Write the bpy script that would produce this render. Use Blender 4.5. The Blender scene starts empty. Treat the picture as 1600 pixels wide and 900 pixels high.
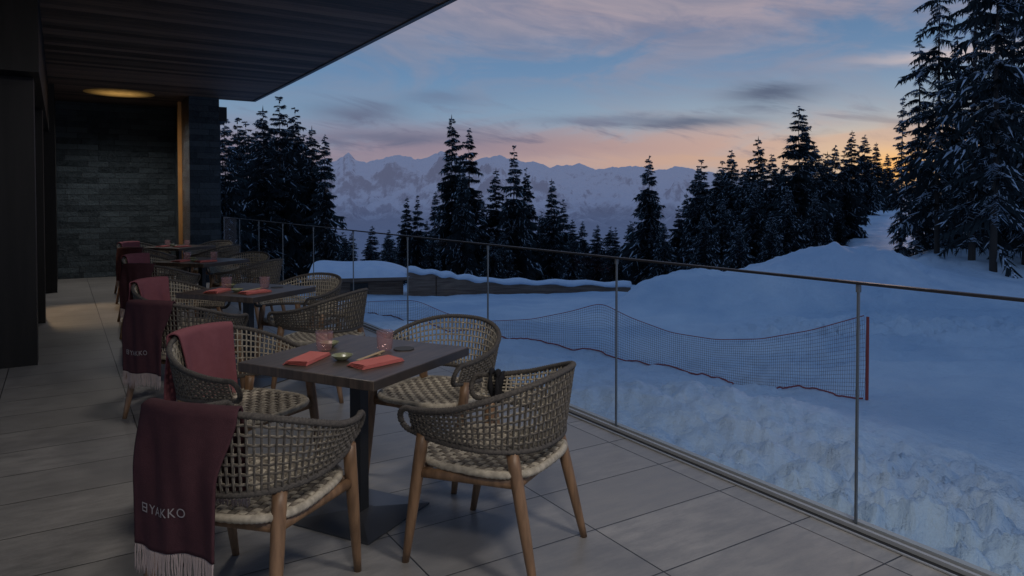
import bpy, math, random
import numpy as np
from mathutils import Vector, Matrix
random.seed(7)
scene = bpy.context.scene
COL = scene.collection
EYE = 1.47
YAW = math.radians(32.2)
FX, FY = math.sin(YAW), math.cos(YAW)      # bearing of the view axis
RX, RY = math.cos(YAW), -math.sin(YAW)

def pos(t, d):
    """ground position at distance d along the bearing whose tangent to the main axis is t"""
    return (FX*d + RX*t*d, FY*d + RY*t*d)
def lin(r, g, b):
    f = lambda c: (c/255/12.92 if c/255 <= .04045 else ((c/255+.055)/1.055)**2.4)
    return (f(r), f(g), f(b), 1)

# ------------------------------------------------------------------ helpers
class MB:
    def __init__(s): s.v=[]; s.f=[]; s.m=[]
    def add(s, vs, fs, m=0):
        o=len(s.v); s.v.extend([tuple(v) for v in vs]); s.f.extend([tuple(i+o for i in f) for f in fs]); s.m.extend([m]*len(fs))
    def box(s, a, b, m=0):
        x0,y0,z0=a; x1,y1,z1=b
        s.add([(x0,y0,z0),(x1,y0,z0),(x1,y1,z0),(x0,y1,z0),(x0,y0,z1),(x1,y0,z1),(x1,y1,z1),(x0,y1,z1)],
              [(0,3,2,1),(4,5,6,7),(0,1,5,4),(1,2,6,5),(2,3,7,6),(3,0,4,7)], m)
    def tube(s, pts, rad, n=8, closed=False, squash=None, m=0):
        P=[Vector(p) for p in pts]; N=len(P)
        if not hasattr(rad,'__len__'): rad=[rad]*N
        vs=[]
        for i in range(N):
            if closed: t=(P[(i+1)%N]-P[i-1])
            else: t=P[min(i+1,N-1)]-P[max(i-1,0)]
            if t.length<1e-9: t=Vector((0,0,1))
            t.normalize()
            up=Vector((0,0,1)) if abs(t.z)<.9 else Vector((0,1,0))
            a=t.cross(up).normalized(); b=a.cross(t).normalized()
            for k in range(n):
                an=2*math.pi*k/n
                vs.append(P[i]+a*(math.cos(an)*rad[i])+b*(math.sin(an)*rad[i]*(squash or 1)))
        fs=[]
        for i in range(N if closed else N-1):
            j=(i+1)%N
            for k in range(n):
                l=(k+1)%n
                fs.append((i*n+k,i*n+l,j*n+l,j*n+k))
        if not closed:
            fs.append(tuple(range(n))[::-1]); fs.append(tuple((N-1)*n+k for k in range(n)))
        s.add(vs,fs,m)
    def lathe(s, prof, n=24, c=(0,0,0), m=0):
        vs=[];fs=[]
        for r,z in prof:
            for k in range(n):
                a=2*math.pi*k/n; vs.append((c[0]+r*math.cos(a),c[1]+r*math.sin(a),c[2]+z))
        for i in range(len(prof)-1):
            for k in range(n):
                l=(k+1)%n; fs.append((i*n+k,i*n+l,(i+1)*n+l,(i+1)*n+k))
        s.add(vs,fs,m)
    def mesh(s, name, mats, smooth=False):
        me=bpy.data.meshes.new(name); me.from_pydata(s.v,[],s.f)
        for mt in mats: me.materials.append(mt)
        me.polygons.foreach_set('material_index', s.m)
        if smooth: me.polygons.foreach_set('use_smooth',[True]*len(s.f))
        me.update(); return me

def obj(name, data, parent=None, loc=(0,0,0), rot=0, label=None, cat=None, group=None, kind=None, bevel=0, scale=1):
    o=bpy.data.objects.new(name,data); COL.objects.link(o)
    o.location=loc; o.rotation_euler=(0,0,rot) if not isinstance(rot,tuple) else rot
    if scale!=1: o.scale=(scale,)*3 if not isinstance(scale,tuple) else scale
    if parent: o.parent=parent
    if label: o["label"]=label
    if cat: o["category"]=cat
    if group: o["group"]=group
    if kind: o["kind"]=kind
    if bevel:
        b=o.modifiers.new('b','BEVEL'); b.width=bevel; b.segments=2; b.limit_method='ANGLE'
    return o

# ---- node helpers
class V:
    def __init__(s,nt,sock): s.nt=nt; s.s=sock
    def op(s,o,b=None,c=None,clamp=False):
        n=s.nt.nodes.new('ShaderNodeMath'); n.operation=o; n.use_clamp=clamp
        for i,x in enumerate((s,b,c)):
            if x is None: continue
            if isinstance(x,V): s.nt.links.new(x.s,n.inputs[i])
            else: n.inputs[i].default_value=x
        return V(s.nt,n.outputs[0])
    def __add__(s,b): return s.op('ADD',b)
    def __radd__(s,b): return s.op('ADD',b)
    def __sub__(s,b): return s.op('SUBTRACT',b)
    def __mul__(s,b): return s.op('MULTIPLY',b)
    def __rmul__(s,b): return s.op('MULTIPLY',b)
    def __truediv__(s,b): return s.op('DIVIDE',b)
def sstep(v,a,b):
    n=v.nt.nodes.new('ShaderNodeMapRange'); n.interpolation_type='SMOOTHSTEP'
    n.inputs['From Min'].default_value=a; n.inputs['From Max'].default_value=b
    v.nt.links.new(v.s,n.inputs['Value']); return V(v.nt,n.outputs[0])
def mixc(nt,fac,a,b,mode='MIX'):
    n=nt.nodes.new('ShaderNodeMix'); n.data_type='RGBA'; n.blend_type=mode
    for sock,x in ((n.inputs[0],fac),(n.inputs[6],a),(n.inputs[7],b)):
        if isinstance(x,V): nt.links.new(x.s,sock)
        elif hasattr(x,'is_output'): nt.links.new(x,sock)
        else: sock.default_value=x
    return n.outputs[2]
def noise(nt,vec,scale,detail=4,rough=.55,dist=0):
    n=nt.nodes.new('ShaderNodeTexNoise'); n.inputs['Scale'].default_value=scale
    n.inputs['Detail'].default_value=detail; n.inputs['Roughness'].default_value=rough; n.inputs['Distortion'].default_value=dist
    if vec is not None: nt.links.new(vec,n.inputs['Vector'])
    return V(nt,n.outputs[0])
def combine(nt,x,y,z=0.0):
    n=nt.nodes.new('ShaderNodeCombineXYZ')
    for i,q in enumerate((x,y,z)):
        if isinstance(q,V): nt.links.new(q.s,n.inputs[i])
        else: n.inputs[i].default_value=q
    return n.outputs[0]
def newmat(name,col=(.5,.5,.5,1),rough=.6,metal=0,spec=.5):
    m=bpy.data.materials.new(name); m.use_nodes=True; nt=m.node_tree
    b=nt.nodes['Principled BSDF']; b.inputs['Base Color'].default_value=col if len(col)==4 else (*col,1)
    b.inputs['Roughness'].default_value=rough; b.inputs['Metallic'].default_value=metal
    b.inputs['Specular IOR Level'].default_value=spec
    return m,nt,b
def coords(nt,kind='Object'):
    tc=nt.nodes.new('ShaderNodeTexCoord'); return tc.outputs[kind]
def sep(nt,vec):
    n=nt.nodes.new('ShaderNodeSeparateXYZ'); nt.links.new(vec,n.inputs[0]); return [V(nt,o) for o in n.outputs]
def bump(nt,b,h,strength=.5,dist=.01):
    n=nt.nodes.new('ShaderNodeBump'); n.inputs['Strength'].default_value=strength; n.inputs['Distance'].default_value=dist
    nt.links.new(h.s,n.inputs['Height']); nt.links.new(n.outputs[0],b.inputs['Normal'])
def noisy(name,c1,c2,scale,rough=.7,bs=.3,bd=.005,metal=0,spec=.5,stretch=None,detail=3):
    m,nt,b=newmat(name,c1,rough,metal,spec); vec=coords(nt)
    if stretch:
        mp=nt.nodes.new('ShaderNodeMapping'); mp.inputs['Scale'].default_value=stretch; nt.links.new(vec,mp.inputs[0]); vec=mp.outputs[0]
    n=noise(nt,vec,scale,detail); f=sstep(n,.3,.7)
    nt.links.new(mixc(nt,f,(*c1[:3],1),(*c2[:3],1)),b.inputs['Base Color'])
    if bs: bump(nt,b,n,bs,bd)
    return m

# ------------------------------------------------------------------ numpy noise
def pn(x,y,seed=0):
    x=np.asarray(x,float); y=np.asarray(y,float)
    xi=np.floor(x).astype(np.int64); yi=np.floor(y).astype(np.int64); xf=x-xi; yf=y-yi
    def g(ix,iy):
        h=(ix*374761393+iy*668265263+seed*1442695041)&0xffffffff
        h=((h^(h>>13))*1274126177)&0xffffffff; h=h^(h>>16)
        a=h/4294967296.0*2*np.pi; return np.cos(a),np.sin(a)
    u=xf*xf*xf*(xf*(xf*6-15)+10); v=yf*yf*yf*(yf*(yf*6-15)+10)
    def dd(ix,iy,fx,fy):
        a,b=g(ix,iy); return a*fx+b*fy
    n00=dd(xi,yi,xf,yf); n10=dd(xi+1,yi,xf-1,yf); n01=dd(xi,yi+1,xf,yf-1); n11=dd(xi+1,yi+1,xf-1,yf-1)
    return (n00*(1-u)+n10*u)*(1-v)+(n01*(1-u)+n11*u)*v
def fbm(x,y,oct=4,seed=0,gain=.5):
    s=0;a=1
    for o in range(oct): s=s+a*pn(x*2**o,y*2**o,seed+o); a*=gain
    return s
def ridged(x,y,oct=5,seed=0,gain=.5):
    s=0;a=1;w=1
    for o in range(oct):
        n=1-np.abs(pn(x*2**o,y*2**o,seed+o))*2; n=n*n; s=s+a*n*w; w=np.clip(n*1.2,0,1); a*=gain
    return s/2
def smooth(x,a,b):
    t=np.clip((x-a)/(b-a),0,1); return t*t*(3-2*t)

# ------------------------------------------------------------------ camera
cd=bpy.data.cameras.new('camera'); cam=bpy.data.objects.new('camera',cd); COL.objects.link(cam)
cd.sensor_width=36; cd.lens=1120/1600*36
cam.location=(0,0,EYE); cam.rotation_euler=(math.radians(90-1.4),0,-YAW)
cd.shift_y=-110/1600; cd.clip_start=.05; cd.clip_end=60000
scene.camera=cam
scene.view_settings.view_transform='Standard'
try: scene.view_settings.look='None'
except: pass
scene.view_settings.exposure=0

# ------------------------------------------------------------------ world
w=bpy.data.worlds.new("World"); scene.world=w; w.use_nodes=True; nt=w.node_tree
try:
    w.cycles.sampling_method='MANUAL'; w.cycles.sample_map_resolution=256
except: pass
for n in list(nt.nodes): nt.nodes.remove(n)
out=nt.nodes.new('ShaderNodeOutputWorld'); bg=nt.nodes.new('ShaderNodeBackground'); nt.links.new(bg.outputs[0],out.inputs[0])
vec=coords(nt,'Generated'); x,y,z=sep(nt,vec)
az=(x*RX+y*RY).op('ARCTAN2',x*FX+y*FY)       # radians, 0 on the valley axis
el=z.op('ARCTAN2',(x*x+y*y).op('SQRT'))
ramp=nt.nodes.new('ShaderNodeValToRGB'); cr=ramp.color_ramp
stops=[(0,(108,116,142)),(.03,(134,128,146)),(.055,(142,138,154)),(.085,(130,144,168)),(.115,(116,146,174)),(.17,(98,132,168)),(.27,(88,116,152)),(.6,(70,100,142)),(1.0,(64,94,134))]
cr.elements[0].position=0; cr.elements[0].color=lin(*stops[0][1]); cr.elements[1].position=1; cr.elements[1].color=lin(*stops[-1][1])
for p,c in stops[1:-1]:
    e=cr.elements.new(p); e.color=lin(*c)
nt.links.new(el.op('MAXIMUM',0.0).s,ramp.inputs[0])
col=ramp.outputs[0]
def gauss(a0,e0,sa,se,wob=None):
    A=(az-a0)/sa; E=(el-e0)/se
    if wob is not None: E=E+wob
    q=A*A+E*E
    return (q*-1.0).op('EXPONENT')
cs=combine(nt,az*3.0,el*10.0,1.7)
n2=noise(nt,cs,1.5,6,.58,.7)
cs2=combine(nt,az*5.0,el*24.0+az*4.0,4.1)
n3=noise(nt,cs2,1.5,5,.62,.6)
glow=gauss(.42,.06,.40,.085)
col=mixc(nt,glow*.62,col,lin(186,182,178))
lowband=gauss(.15,.070,.85,.036)
c1=sstep(n2+lowband*.22,.44,.66)*lowband
pink=mixc(nt,sstep(az,-.15,.4),lin(140,124,138),lin(194,160,146))
col=mixc(nt,c1*.95,col,pink)
dk=sstep(n3,.50,.68)*gauss(.05,.085,.9,.045)
col=mixc(nt,dk*.65,col,lin(104,104,126))
topr=gauss(.22,.28,.50,.095)
c2=sstep(n2+topr*.28,.46,.68)*topr
col=mixc(nt,c2*.95,col,mixc(nt,sstep(n3,.30,.7),lin(130,127,146),lin(170,154,160)))
hi=sstep(n2,.42,.64)*sstep(el,.09,.2)
col=mixc(nt,hi*.4,col,lin(132,134,152))
wb=(n3-.5)*3.6
for a0,e0,sa,se,c,k in [(.345,.136,.05,.0115,(84,94,116),.9),(.24,.105,.08,.0075,(88,98,120),.85),(.55,.172,.09,.008,(210,190,184),.75),(.12,.11,.09,.006,(104,112,136),.6),
        (-.21,.118,.06,.014,(94,100,124),.75),(-.16,.085,.12,.010,(94,100,124),.7),(.12,.052,.20,.010,(178,152,148),.75),(.30,.050,.2,.010,(196,160,138),.8),(-.1,.14,.05,.010,(100,108,134),.5)]:
    col=mixc(nt,gauss(a0,e0,sa,se,wb)*k,col,lin(*c))
g2=gauss(.475,.050,.11,.036,(n2-.5)*1.5)
col=mixc(nt,g2*.62,col,lin(230,200,158))
g3=gauss(.487,.036,.042,.024)
col=mixc(nt,g3*.95,col,lin(252,184,100))
nt.links.new(col,bg.inputs[0]); bg.inputs[1].default_value=1.08

sl=bpy.data.lights.new('sun','SUN'); sl.energy=.22; sl.angle=math.radians(5); sl.color=(1,.72,.6)
so=bpy.data.objects.new('sun',sl); COL.objects.link(so)
sa=YAW+.5; sdir=Vector((math.sin(sa),math.cos(sa),math.tan(math.radians(5))))
so.rotation_euler=sdir.to_track_quat('Z','Y').to_euler()

# ------------------------------------------------------------------ materials
def floor_mat():
    m,nt,b=newmat('terrace_tiles',(.3,.27,.24),.55); x,y,z=sep(nt,coords(nt))
    X=(x-.4)/.8; Y=(y-2.05)/.43
    fx=X.op('FRACT'); fy=Y.op('FRACT')
    dx=fx.op('MINIMUM',(fx*-1.0+1.0))*.8; dy=fy.op('MINIMUM',(fy*-1.0+1.0))*.43
    ed=dx.op('MINIMUM',dy); joint=sstep(ed,.002,.0045)
    wn=nt.nodes.new('ShaderNodeTexWhiteNoise'); nt.links.new(combine(nt,X.op('FLOOR'),Y.op('FLOOR')),wn.inputs[0]); r=V(nt,wn.outputs[0])
    mp=nt.nodes.new('ShaderNodeMapping'); mp.inputs['Scale'].default_value=(1,3.0,1); nt.links.new(coords(nt),mp.inputs[0])
    n=noise(nt,mp.outputs[0],5,6,.72); n5=noise(nt,coords(nt),.9,3); nf=noise(nt,coords(nt),90,2)
    c=mixc(nt,sstep(n,.3,.7),(.22,.212,.203,1),(.38,.362,.342,1))
    c=mixc(nt,(r*.7),c,(.23,.222,.213,1)); c=mixc(nt,sstep(n5,.42,.65)*.5,c,(.165,.162,.16,1)); c=mixc(nt,nf*.3,c,(.16,.15,.14,1))
    c=mixc(nt,joint,(.022,.022,.022,1),c); nt.links.new(c,b.inputs['Base Color'])
    nt.links.new((n*.4+.18).s,b.inputs['Roughness'])
    bump(nt,b,joint*1.0+nf*.15+n*.3,.6,.004); return m
M_floor=floor_mat()
def snow_mat():
    m,nt,b=newmat('snow',(.72,.82,.95),.6,spec=.25); v=coords(nt)
    n=noise(nt,v,.35,4,.6); f=noise(nt,v,6,6,.68)
    nt.links.new(mixc(nt,sstep(n,.35,.7),(.54,.69,.84,1),(.78,.89,.98,1)),b.inputs['Base Color'])
    bump(nt,b,n*4.0+f*1.3,.75,.065); return m
M_snow=snow_mat()
M_snowcap=noisy('snow_cap',(.7,.8,.93),(.78,.86,.96),4,.6,.4,.03)
M_needle=newmat('needles',(.026,.037,.041),.85,spec=.2)[0]
M_tsnow=newmat('snow_on_branches',(.60,.70,.82),.7)[0]
M_bark=noisy('bark',(.03,.024,.02),(.07,.055,.045),6,.9,.6,.02,stretch=(1,1,.3))
M_wood=noisy('teak',(.15,.085,.045),(.26,.15,.08),9,.45,.2,.001,stretch=(4,4,.5))
M_rope=noisy('rope_taupe',(.29,.255,.20),(.47,.415,.325),40,.85,.25,.001)
M_cord=noisy('rope_umber',(.065,.056,.048),(.135,.118,.098),60,.85,.3,.001)
M_ropedk=noisy('rope_dark',(.046,.040,.036),(.095,.083,.072),120,.85,.5,.002)
def plank_mat():
    m,nt,b=newmat('dark_table_wood',(.06,.045,.035),.40); v=coords(nt); x,y,z=sep(nt,v)
    mp=nt.nodes.new('ShaderNodeMapping'); mp.inputs['Scale'].default_value=(2,20,2); nt.links.new(v,mp.inputs[0])
    n=noise(nt,mp.outputs[0],2.0,5,.6,.4)
    fy=((y+.376)/.125).op('FRACT'); j=sstep(fy.op('MINIMUM',fy*-1.0+1.0),.0,.02)
    c=mixc(nt,sstep(n,.25,.75),(.036,.026,.020,1),(.098,.070,.052,1)); c=mixc(nt,j,(.013,.011,.009,1),c)
    nt.links.new(c,b.inputs['Base Color']); bump(nt,b,n*.4+j*.7,.35,.002); return m
M_table=plank_mat()
M_black=newmat('black_steel',(.022,.022,.023),.42,.3)[0]
M_steel=newmat('brushed_steel',(.17,.19,.21),.5,.8)[0]
M_dksteel=newmat('dark_rail_metal',(.03,.03,.034),.5,.6)[0]
def stone_mat():
    m,nt,b=newmat('split_slate',(.06,.06,.06),.3); v=coords(nt); x,y,z=sep(nt,v)
    bt=nt.nodes.new('ShaderNodeTexBrick'); nt.links.new(combine(nt,x+y,z),bt.inputs['Vector'])
    bt.inputs['Scale'].default_value=1; bt.inputs['Brick Width'].default_value=.34; bt.inputs['Row Height'].default_value=.105
    bt.inputs['Mortar Size'].default_value=.004; bt.inputs['Color1'].default_value=(.026,.036,.044,1); bt.inputs['Color2'].default_value=(.095,.125,.146,1); bt.inputs['Mortar'].default_value=(.010,.012,.014,1)
    bt.inputs['Bias'].default_value=-.1; bt.offset_frequency=2; bt.squash=1.6; bt.squash_frequency=3
    n=noise(nt,v,9,6,.75)
    c=mixc(nt,sstep(n,.35,.7)*.6,bt.outputs[0],(.075,.10,.12,1))
    nt.links.new(c,b.inputs['Base Color']); bump(nt,b,n*2.2+V(nt,bt.outputs['Fac'])*-1.0+V(nt,bt.outputs[0])*6.0,1,.06); return m
M_stone=stone_mat()
def ceil_mat():
    m,nt,b=newmat('ceiling_planks',(.03,.025,.02),.5,spec=.35); v=coords(nt); x,y,z=sep(nt,v)
    q=(y/.16); fy=q.op('FRACT'); j=sstep(fy.op('MINIMUM',fy*-1.0+1.0),.0,.025)
    wn=nt.nodes.new('ShaderNodeTexWhiteNoise'); wn.noise_dimensions='1D'; nt.links.new(q.op('FLOOR').s,wn.inputs['W'])
    mp=nt.nodes.new('ShaderNodeMapping'); mp.inputs['Scale'].default_value=(1.5,22,1); nt.links.new(v,mp.inputs[0])
    n=noise(nt,mp.outputs[0],2,5,.7,.3)
    c=mixc(nt,sstep(n*.7+V(nt,wn.outputs[0])*.3,.3,.65),(.022,.014,.010,1),(.23,.15,.108,1)); c=mixc(nt,j,(.010,.007,.006,1),c)
    nt.links.new(c,b.inputs['Base Color']); nt.links.new((n*.35+.36).s,b.inputs['Roughness']); bump(nt,b,n*.8+j*.4,.5,.005); return m
M_ceil=ceil_mat()
M_dark=noisy('dark_facade_panel',(.006,.0058,.006),(.012,.011,.011),2,.5,.1,.002,stretch=(6,6,.6),spec=.25)
M_fascia=newmat('zinc_fascia',(.16,.17,.18),.5,.4)[0]
def fabric(name,c1,c2,sc=220):
    m,nt,b=newmat(name,c1,.95,spec=.15); v=coords(nt)
    n=noise(nt,v,30,3); nf=noise(nt,v,sc*1.5,1)
    nt.links.new(mixc(nt,n*.5+nf*.5,(*c1,1),(*c2,1)),b.inputs['Base Color']); bump(nt,b,nf+n,.5,.002)
    return m
M_maroon=fabric('maroon_wool',(.036,.017,.021),(.095,.040,.048))
M_red=fabric('rose_wool',(.17,.055,.066),(.28,.105,.118))
M_fringe=fabric('pale_fringe',(.34,.27,.26),(.50,.42,.40))
M_fringer=fabric('rose_fringe',(.3,.12,.12),(.45,.2,.2))
M_napkin=fabric('coral_linen',(.48,.13,.115),(.64,.20,.175),300)
M_letter=newmat('grey_embroidery',(.34,.30,.30),.9)[0]
M_bowl=newmat('glazed_ceramic',(.26,.27,.16),.25)[0]
M_stick=newmat('bamboo',(.5,.36,.2),.5)[0]
M_coaster=newmat('coaster',(.03,.028,.026),.6)[0]
def glass_mat(name,tint,base=.02,edge=.3,power=4,diff=None):
    m=bpy.data.materials.new(name); m.use_nodes=True; nt=m.node_tree
    for n in list(nt.nodes): nt.nodes.remove(n)
    o=nt.nodes.new('ShaderNodeOutputMaterial'); t=nt.nodes.new('ShaderNodeBsdfTransparent'); t.inputs[0].default_value=tint
    g=nt.nodes.new('ShaderNodeBsdfGlossy'); g.inputs['Roughness'].default_value=.02
    lw=nt.nodes.new('ShaderNodeLayerWeight'); f=V(nt,lw.outputs['Facing']).op('POWER',power)*edge+base
    mx=nt.nodes.new('ShaderNodeMixShader'); nt.links.new(f.s,mx.inputs[0])
    src=t.outputs[0]
    if diff:
        d=nt.nodes.new('ShaderNodeBsdfTranslucent'); d.inputs[0].default_value=diff[:3]+(1,)
        d2=nt.nodes.new('ShaderNodeBsdfDiffuse'); d2.inputs[0].default_value=diff[:3]+(1,)
        a=nt.nodes.new('ShaderNodeAddShader'); nt.links.new(d.outputs[0],a.inputs[0]); nt.links.new(d2.outputs[0],a.inputs[1])
        m2=nt.nodes.new('ShaderNodeMixShader'); m2.inputs[0].default_value=diff[3]; nt.links.new(src,m2.inputs[1]); nt.links.new(a.outputs[0],m2.inputs[2]); src=m2.outputs[0]
    nt.links.new(src,mx.inputs[1]); nt.links.new(g.outputs[0],mx.inputs[2]); nt.links.new(mx.outputs[0],o.inputs[0]); return m
M_glass=glass_mat('balustrade_glass',(.93,.965,.975,1),.012,.10,5)
M_tumbler=glass_mat('rose_tinted_glass',(.93,.80,.78,1),.05,.55,2.5,(.55,.33,.33,.14))
M_net=newmat('net_cord',(.14,.075,.072),.8)[0]
M_netred=newmat('red_net_edge',(.28,.065,.07),.8)[0]
M_timber=noisy('weathered_boards',(.12,.075,.055),(.24,.165,.12),3,.8,.4,.02,stretch=(.5,.5,9))

# ------------------------------------------------------------------ terrain
CT=[(a-800)/1120 for a in (930,965,1000,1050,1100,1150,1200,1250,1310,1360,1400,1450,1520,1650)]
CH=[0,.16,.44,.68,.75,.80,1.02,1.18,1.27,1.24,1.06,.66,.34,.18]
MOUNDS=[(.30,7.4,.30,1.5,.9),(.16,8.0,.16,1.0,.6),(.05,9.5,.12,1.5,1.0)]
def hgt(X,Y):
    X=np.asarray(X,float); Y=np.asarray(Y,float)
    d=X*FX+Y*FY; l=X*RX+Y*RY; t=l/np.maximum(d,1)
    h=np.full(d.shape,-1.0)
    left=1-smooth(t,.40,.48)
    h=h-left*(.065*np.clip(d-14,0,12)+.10*np.clip(d-26,0,14)+.16*np.clip(d-40,0,300))
    h=h+(1-left)*(.026*np.clip(d-24,0,90)-.06*np.clip(d-120,0,300))
    dd=d-18-.4*np.sin(t*14)
    crest=np.interp(t,CT,CH)+left*np.minimum(.26,.065*np.clip(d-14,0,12))*smooth(t,.12,.2)
    g=np.exp(-np.where(dd<0,(np.abs(dd)/2.0)**2.6,(dd/1.9)**2))
    h=h+crest*g*(1+.18*fbm(X*.8,Y*.8,5,13,.55))
    for tt,dm,a,sl_,sd in MOUNDS:
        h=h+a*np.exp(-((l-tt*dm)/sl_)**2-((d-dm)/sd)**2)
    h=h+.10*fbm(X*.35,Y*.35,4,3)+.035*fbm(X*1.4,Y*1.4,4,9,.55)
    # steeper bank under the tall spruces
    h=h+.75*smooth(t,.50,.60)*np.exp(-((d-24)/3.2)**2)*(1+.3*fbm(X*.7,Y*.7,3,29))
    bank=np.exp(-((X-4.6)/1.9)**2)*(.75-.5*smooth(Y,1.5,5.5))
    h=h+bank*.45
    lump=(1-smooth(X,5.4,8.2))*(1-smooth(Y,2.2,6.0)*.8)
    h=h+lump*(.34*np.abs(fbm(X*1.9,Y*1.9,3,21))+.18*np.abs(fbm(X*4.4,Y*4.4,3,40))+.075*np.abs(fbm(X*10,Y*10,2,43)))
    tr=np.exp(-((d-13.2-.05*l)/1.0)**2)*smooth(t,.2,.4)
    h=h+tr*(.30*np.abs(fbm(X*2.5,Y*2.5,4,50)))
    gz=smooth(t,-.25,-.05)*smooth(d,8.5,10.5)*(1-smooth(d,15,17))
    h=h+gz*(.03*np.sin((d-.22*l)*6.3)+.08*fbm(X*1.1,Y*1.1,4,71))
    for dr in (10.4,11.2,12.3):
        h=h-.11*np.exp(-((d-.12*l-dr)/.16)**2)*smooth(t,.0,.2)*(1+.8*fbm(X*2,Y*2,3,81))
    tr2=np.exp(-((Y*.95-X*.35-3.2)/.9)**2)*smooth(X,4,6)
    h=h+tr2*.14*fbm(X*3,Y*3,4,61)
    h=np.where(X<3.25,np.minimum(h,-.35),h)
    return h
def grid_obj(name,X,Y,Z,mat,label,kind='structure'):
    n,m=X.shape
    co=np.stack([X,Y,Z],-1).reshape(-1,3).astype(np.float32)
    i,j=np.meshgrid(np.arange(n-1),np.arange(m-1),indexing='ij'); a=i*m+j
    f=np.stack([a,a+m,a+m+1,a+1],-1).reshape(-1,4)
    me=bpy.data.meshes.new(name); me.vertices.add(len(co)); me.vertices.foreach_set('co',co.ravel())
    me.loops.add(f.size); me.loops.foreach_set('vertex_index',f.ravel().astype(np.int32))
    me.polygons.add(len(f)); me.polygons.foreach_set('loop_start',np.arange(0,f.size,4,dtype=np.int32)); me.polygons.foreach_set('loop_total',np.full(len(f),4,dtype=np.int32))
    me.polygons.foreach_set('use_smooth',np.ones(len(f),dtype=bool)); me.materials.append(mat); me.update(calc_edges=True); me.validate()
    return obj(name,me,label=label,kind=kind,cat='ground')
th=np.radians(np.linspace(-55,62,620)); r=1.6*np.exp(np.linspace(0,math.log(260/1.6),440))
R_,T_=np.meshgrid(r,th,indexing='ij')
X=R_*(np.cos(T_)*FX+np.sin(T_)*RX); Y=R_*(np.cos(T_)*FY+np.sin(T_)*RY)
grid_obj('snow_ground',X,Y,hgt(X,Y),M_snow,'snow covered ground with soft mounds and churned edges')
def ground_z(x,y): return float(hgt(np.array([x]),np.array([y]))[0])

# mountains and valley
sk=[(-420,285),(-330,262),(-285,253),(-264,249),(-255,240),(-246,248),(-228,255),(-205,250),(-180,245),(-150,249),(-110,239),(-85,246),(-60,250),(-20,243),(0,249),(50,258),(80,262),(105,255),(130,266),(155,264),(185,258),(215,266),(260,263),(310,271),(400,287),(600,302),(900,310)]
skt=np.array([a/1120 for a,_ in sk]); skw=np.array([(313-b)/1120 for _,b in sk])
T=np.linspace(-.55,.72,1000); Rr=np.concatenate([np.linspace(230,4200,50),np.linspace(4300,13500,330)])
RR,TT=np.meshgrid(Rr,T,indexing='ij')
X=RR*(FX+RX*TT); Y=RR*(FY+RY*TT)
pk=EYE+np.interp(TT,skt,skw)*11500+60*fbm(TT*45,TT*0+.3,4,5)
valley=-40-np.clip(RR-230,0,4000)*.2
valley=np.where(RR>4000,-770+0*RR,valley)
s=smooth(RR,5200,11500)
rg=np.clip(ridged(X/2400,Y/2400,6,5,.5),0,1.1); rg2=np.clip(ridged(X/1500,Y/1500,4,15,.45),0,1)
near=1-smooth(RR,10300,11400)
Z=valley+(pk-valley)*(s**1.45)*(1-near*.30+near*.55*(rg-.45))+(rg2-.3)*240*smooth(RR,5200,8500)*near
Z=np.minimum(Z,EYE+(pk-EYE)*RR/11500)
sh=smooth(-TT,-.02,.34)*np.exp(-((RR-6400)/1200)**2)
Z=Z+sh*520*(.85+.35*(rg2-.3))
sh2=np.exp(-((TT-.12)/.14)**2)*np.exp(-((RR-7600)/1200)**2)
Z=Z+sh2*330*(.85+.3*(rg2-.3))
Z=np.where(RR>11500,Z-(RR-11500)*.9,Z)
Z=Z+14*fbm(X/160,Y/160,3,77)*smooth(RR,4300,6000)
def mount_mat():
    m,nt,b=newmat('snowy_mountain',(.6,.65,.7),.9,spec=.1); v=coords(nt); x,y,z=sep(nt,v)
    geo=nt.nodes.new('ShaderNodeNewGeometry'); nx,ny,nz=sep(nt,geo.outputs['Normal'])
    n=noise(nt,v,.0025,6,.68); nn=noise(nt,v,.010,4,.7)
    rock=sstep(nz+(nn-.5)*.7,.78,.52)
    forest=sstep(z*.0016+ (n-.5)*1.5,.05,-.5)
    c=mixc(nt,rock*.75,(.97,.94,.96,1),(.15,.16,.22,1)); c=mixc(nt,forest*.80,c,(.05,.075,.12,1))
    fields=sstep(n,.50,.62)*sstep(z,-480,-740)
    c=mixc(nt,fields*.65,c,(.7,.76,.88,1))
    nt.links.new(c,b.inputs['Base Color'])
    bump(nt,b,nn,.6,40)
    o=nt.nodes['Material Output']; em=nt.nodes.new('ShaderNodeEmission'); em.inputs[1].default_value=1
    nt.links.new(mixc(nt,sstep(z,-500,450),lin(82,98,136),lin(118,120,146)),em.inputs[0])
    mx=nt.nodes.new('ShaderNodeMixShader'); hf=sstep(z,400,-800)*.30+.38  # aerial haze painted in as emission, thicker toward the valley floor
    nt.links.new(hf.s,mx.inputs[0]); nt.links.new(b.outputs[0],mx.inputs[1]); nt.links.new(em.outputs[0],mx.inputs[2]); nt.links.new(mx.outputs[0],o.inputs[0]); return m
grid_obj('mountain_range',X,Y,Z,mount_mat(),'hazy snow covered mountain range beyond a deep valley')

# ------------------------------------------------------------------ terrace floor
mb=MB(); mb.box((-6,-4,-1.6),(3.10,17.2,0)); obj('terrace_floor',mb.mesh('terrace_floor',[M_floor]),label='grey beige rectangular stone tiles of the terrace floor',kind='structure',cat='floor')

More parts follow.
